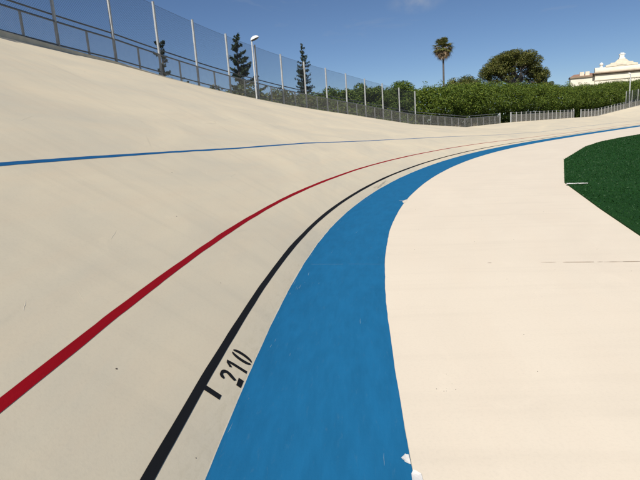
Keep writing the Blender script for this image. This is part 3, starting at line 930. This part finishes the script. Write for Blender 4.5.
# string course and windows (mostly behind the hedge)
mb = MB(); zS = bp(600, 79.4)[1]
bbox(mb, xb-.12, xd+.12, zS-.16, zS+.10, YB-.22, YB-.003); mb.build('string_course', M['stone'], root, origin=O)
def window(x, z0, w, hgt, y):
    mb = MB(); bbox(mb, x-w/2-.16, x+w/2+.16, z0-.16, z0, y-.16, y-.003); bbox(mb, x-w/2-.16, x+w/2+.16, z0+hgt, z0+hgt+.22, y-.14, y-.003)
    bbox(mb, x-w/2-.16, x-w/2, z0+.003, z0+hgt-.003, y-.10, y-.003); bbox(mb, x+w/2, x+w/2+.16, z0+.003, z0+hgt-.003, y-.10, y-.003)
    wd = mb.build('window', M['white_stone'], root, origin=O)
    mb = MB(); bbox(mb, x-w/2, x+w/2, z0, z0+hgt, y-.03, y-.004); mb.build('pane', M['window'], wd, origin=O)
    for sx in (-1, 1):
        mb = MB(); bbox(mb, x+sx*(w/2+.5)-.31, x+sx*(w/2+.5)+.31, z0, z0+hgt, y-.09, y-.006); mb.build('shutter', M['shutter'], wd, origin=O)
root.rotation_euler.z = -R(21)
for zw in (zS-4.0, zS-8.6, zS-12.8):
    if zw < .5: continue
    for x in np.linspace(xb+1.8, xd-1.8, 4): window(x, zw, 1.2, 2.3, YB)
    for x in np.linspace(xa+1.6, xb-1.6, 2): window(x, zw-.4, 1.1, 2.0, YB+1.2)
    for x in np.linspace(xd+1.6, xe-1.6, 2): window(x, zw-.4, 1.1, 2.0, YB+1.2)

# ------------------------------------------------------------------ paper scraps on the edge of the blue band
def scrap(pix, label, seed):
    rg = np.random.default_rng(seed)
    pts = [on_ground(x, y, ZA+.008) for x, y in pix]; c = np.mean(pts, axis=0)
    mb = MB(); k = len(pts); ring = []
    for i in range(k):
        a, b_ = pts[i], pts[(i+1) % k]
        for t in (0, .34, .67): ring.append(a+(b_-a)*t+np.append(rg.normal(0, .0010, 2), 0))
    ring = np.array(ring); n = len(ring)
    ring[:, 2] += .003*np.sin(np.arange(n)/n*6.283*2+seed)+.004
    mid = c+(ring-c)*.5; mid[:, 2] = ZA+.008+(ring[:, 2]-ZA-.008)*.2
    th = np.array([0, 0, .0012])
    v = np.concatenate([[c], mid, ring, [c-th], mid-th, ring-th]); o_ = 1+2*n
    f = []
    for i in range(n):
        j = (i+1) % n
        f += [[0, 1+i, 1+j], [1+i, 1+n+i, 1+n+j, 1+j], [o_, o_+1+j, o_+1+i], [o_+1+i, o_+1+j, o_+1+n+j, o_+1+n+i], [1+n+i, o_+1+n+i, o_+1+n+j, 1+n+j]]
    o = mesh('paper_scrap', v-c, f, M['paper']); o.location = tuple(map(float, c))
    return tag(o, label, 'paper scrap', 'paper scraps')
scrap([(401.2, 458.6), (405.2, 453.8), (408.6, 455.4), (410.8, 464.6), (405, 461.8)], 'small torn white paper scrap lying on the blue band edge', 2)
scrap([(411.6, 473.5), (413.2, 470.8), (421.5, 474), (424, 484), (413, 484)], 'torn white paper scrap at the bottom edge of the photo beside the band', 5)

# ------------------------------------------------------------------ sky, sun, camera
AZ, EL = .34, R(44)                    # shadows run along azimuth AZ (right of +y)
sun_dir = np.array([-math.sin(AZ)*math.cos(EL), -math.cos(AZ)*math.cos(EL), math.sin(EL)])   # towards the sun
L = bpy.data.lights.new('sun', 'SUN'); L.energy = 5.0; L.angle = R(.53); L.color = (1, .945, .86)
so = bpy.data.objects.new('sun', L); C.objects.link(so)
so.rotation_euler = Vector(tuple(-sun_dir)).to_track_quat('-Z', 'Y').to_euler()

w = bpy.data.worlds.new('World'); bpy.context.scene.world = w; w.use_nodes = True
nt = w.node_tree; bg = nt.nodes['Background']
sky = nt.nodes.new('ShaderNodeTexSky'); sky.sky_type = 'NISHITA'; sky.sun_disc = False
sky.sun_elevation = EL; sky.sun_rotation = math.atan2(sun_dir[0], sun_dir[1])
sky.altitude = 50; sky.air_density = .75; sky.dust_density = .0; sky.ozone_density = 4.0
tc = nt.nodes.new('ShaderNodeTexCoord')
# a few thin high wisps of cloud
mp = nt.nodes.new('ShaderNodeMapping'); mp.inputs['Scale'].default_value = (3, 3, 11); nt.links.new(tc.outputs['Generated'], mp.inputs[0])
cn = noise(nt, mp.outputs[0], 1.7, 7, .62, .5)
cm = ramp(nt, cn, [(.60, 0), (.82, 1)])
mxc = mix(nt, mul(nt, cm, .35), sky.outputs[0], (5.2, 5.6, 6.2))
# one faint puff high above the palm
cd_ = ray(416, 2); cd_ = cd_/np.linalg.norm(cd_)
dv = nt.nodes.new('ShaderNodeVectorMath'); dv.operation = 'SUBTRACT'; dv.inputs[1].default_value = tuple(map(float, cd_)); nt.links.new(tc.outputs['Generated'], dv.inputs[0])
sv = nt.nodes.new('ShaderNodeVectorMath'); sv.operation = 'MULTIPLY'; sv.inputs[1].default_value = (1, 1, 2.6); nt.links.new(dv.outputs[0], sv.inputs[0])
ln = nt.nodes.new('ShaderNodeVectorMath'); ln.operation = 'LENGTH'; nt.links.new(sv.outputs[0], ln.inputs[0])
near_ = ramp(nt, ln.outputs['Value'], [(0, 1), (.055, 0)])
pf = ramp(nt, noise(nt, tc.outputs['Generated'], 26, 6, .6), [(.38, 0), (.68, 1)])
mxc = mix(nt, mul(nt, mix(nt, 1., near_, pf, 'MULTIPLY'), .42), mxc, (6.5, 6.7, 7.0))
mxc = mix(nt, 1., mxc, (.86, .90, .97), 'MULTIPLY')
nt.links.new(mxc, bg.inputs[0]); bg.inputs[1].default_value = .072

cam = bpy.data.cameras.new('camera'); co = bpy.data.objects.new('camera', cam); C.objects.link(co)
Rv, Uv, Fv = np.array([1., 0, 0]), np.array([0, sp, cp]), np.array([0, cp, -sp])
Xc = cr*Rv - sr*Uv; Yc = sr*Rv + cr*Uv
co.matrix_world = Matrix(((Xc[0], Yc[0], -Fv[0], 0), (Xc[1], Yc[1], -Fv[1], 0), (Xc[2], Yc[2], -Fv[2], EYE), (0, 0, 0, 1)))
cam.sensor_fit = 'HORIZONTAL'; cam.sensor_width = 36; cam.lens = FOC/640*36
cam.clip_start = .05; cam.clip_end = 4000
sc = bpy.context.scene; sc.camera = co
sc.view_settings.view_transform = 'Standard'; sc.view_settings.look = 'None'
sc.view_settings.exposure = .08; sc.view_settings.gamma = 1; sc.view_settings.use_curve_mapping = False
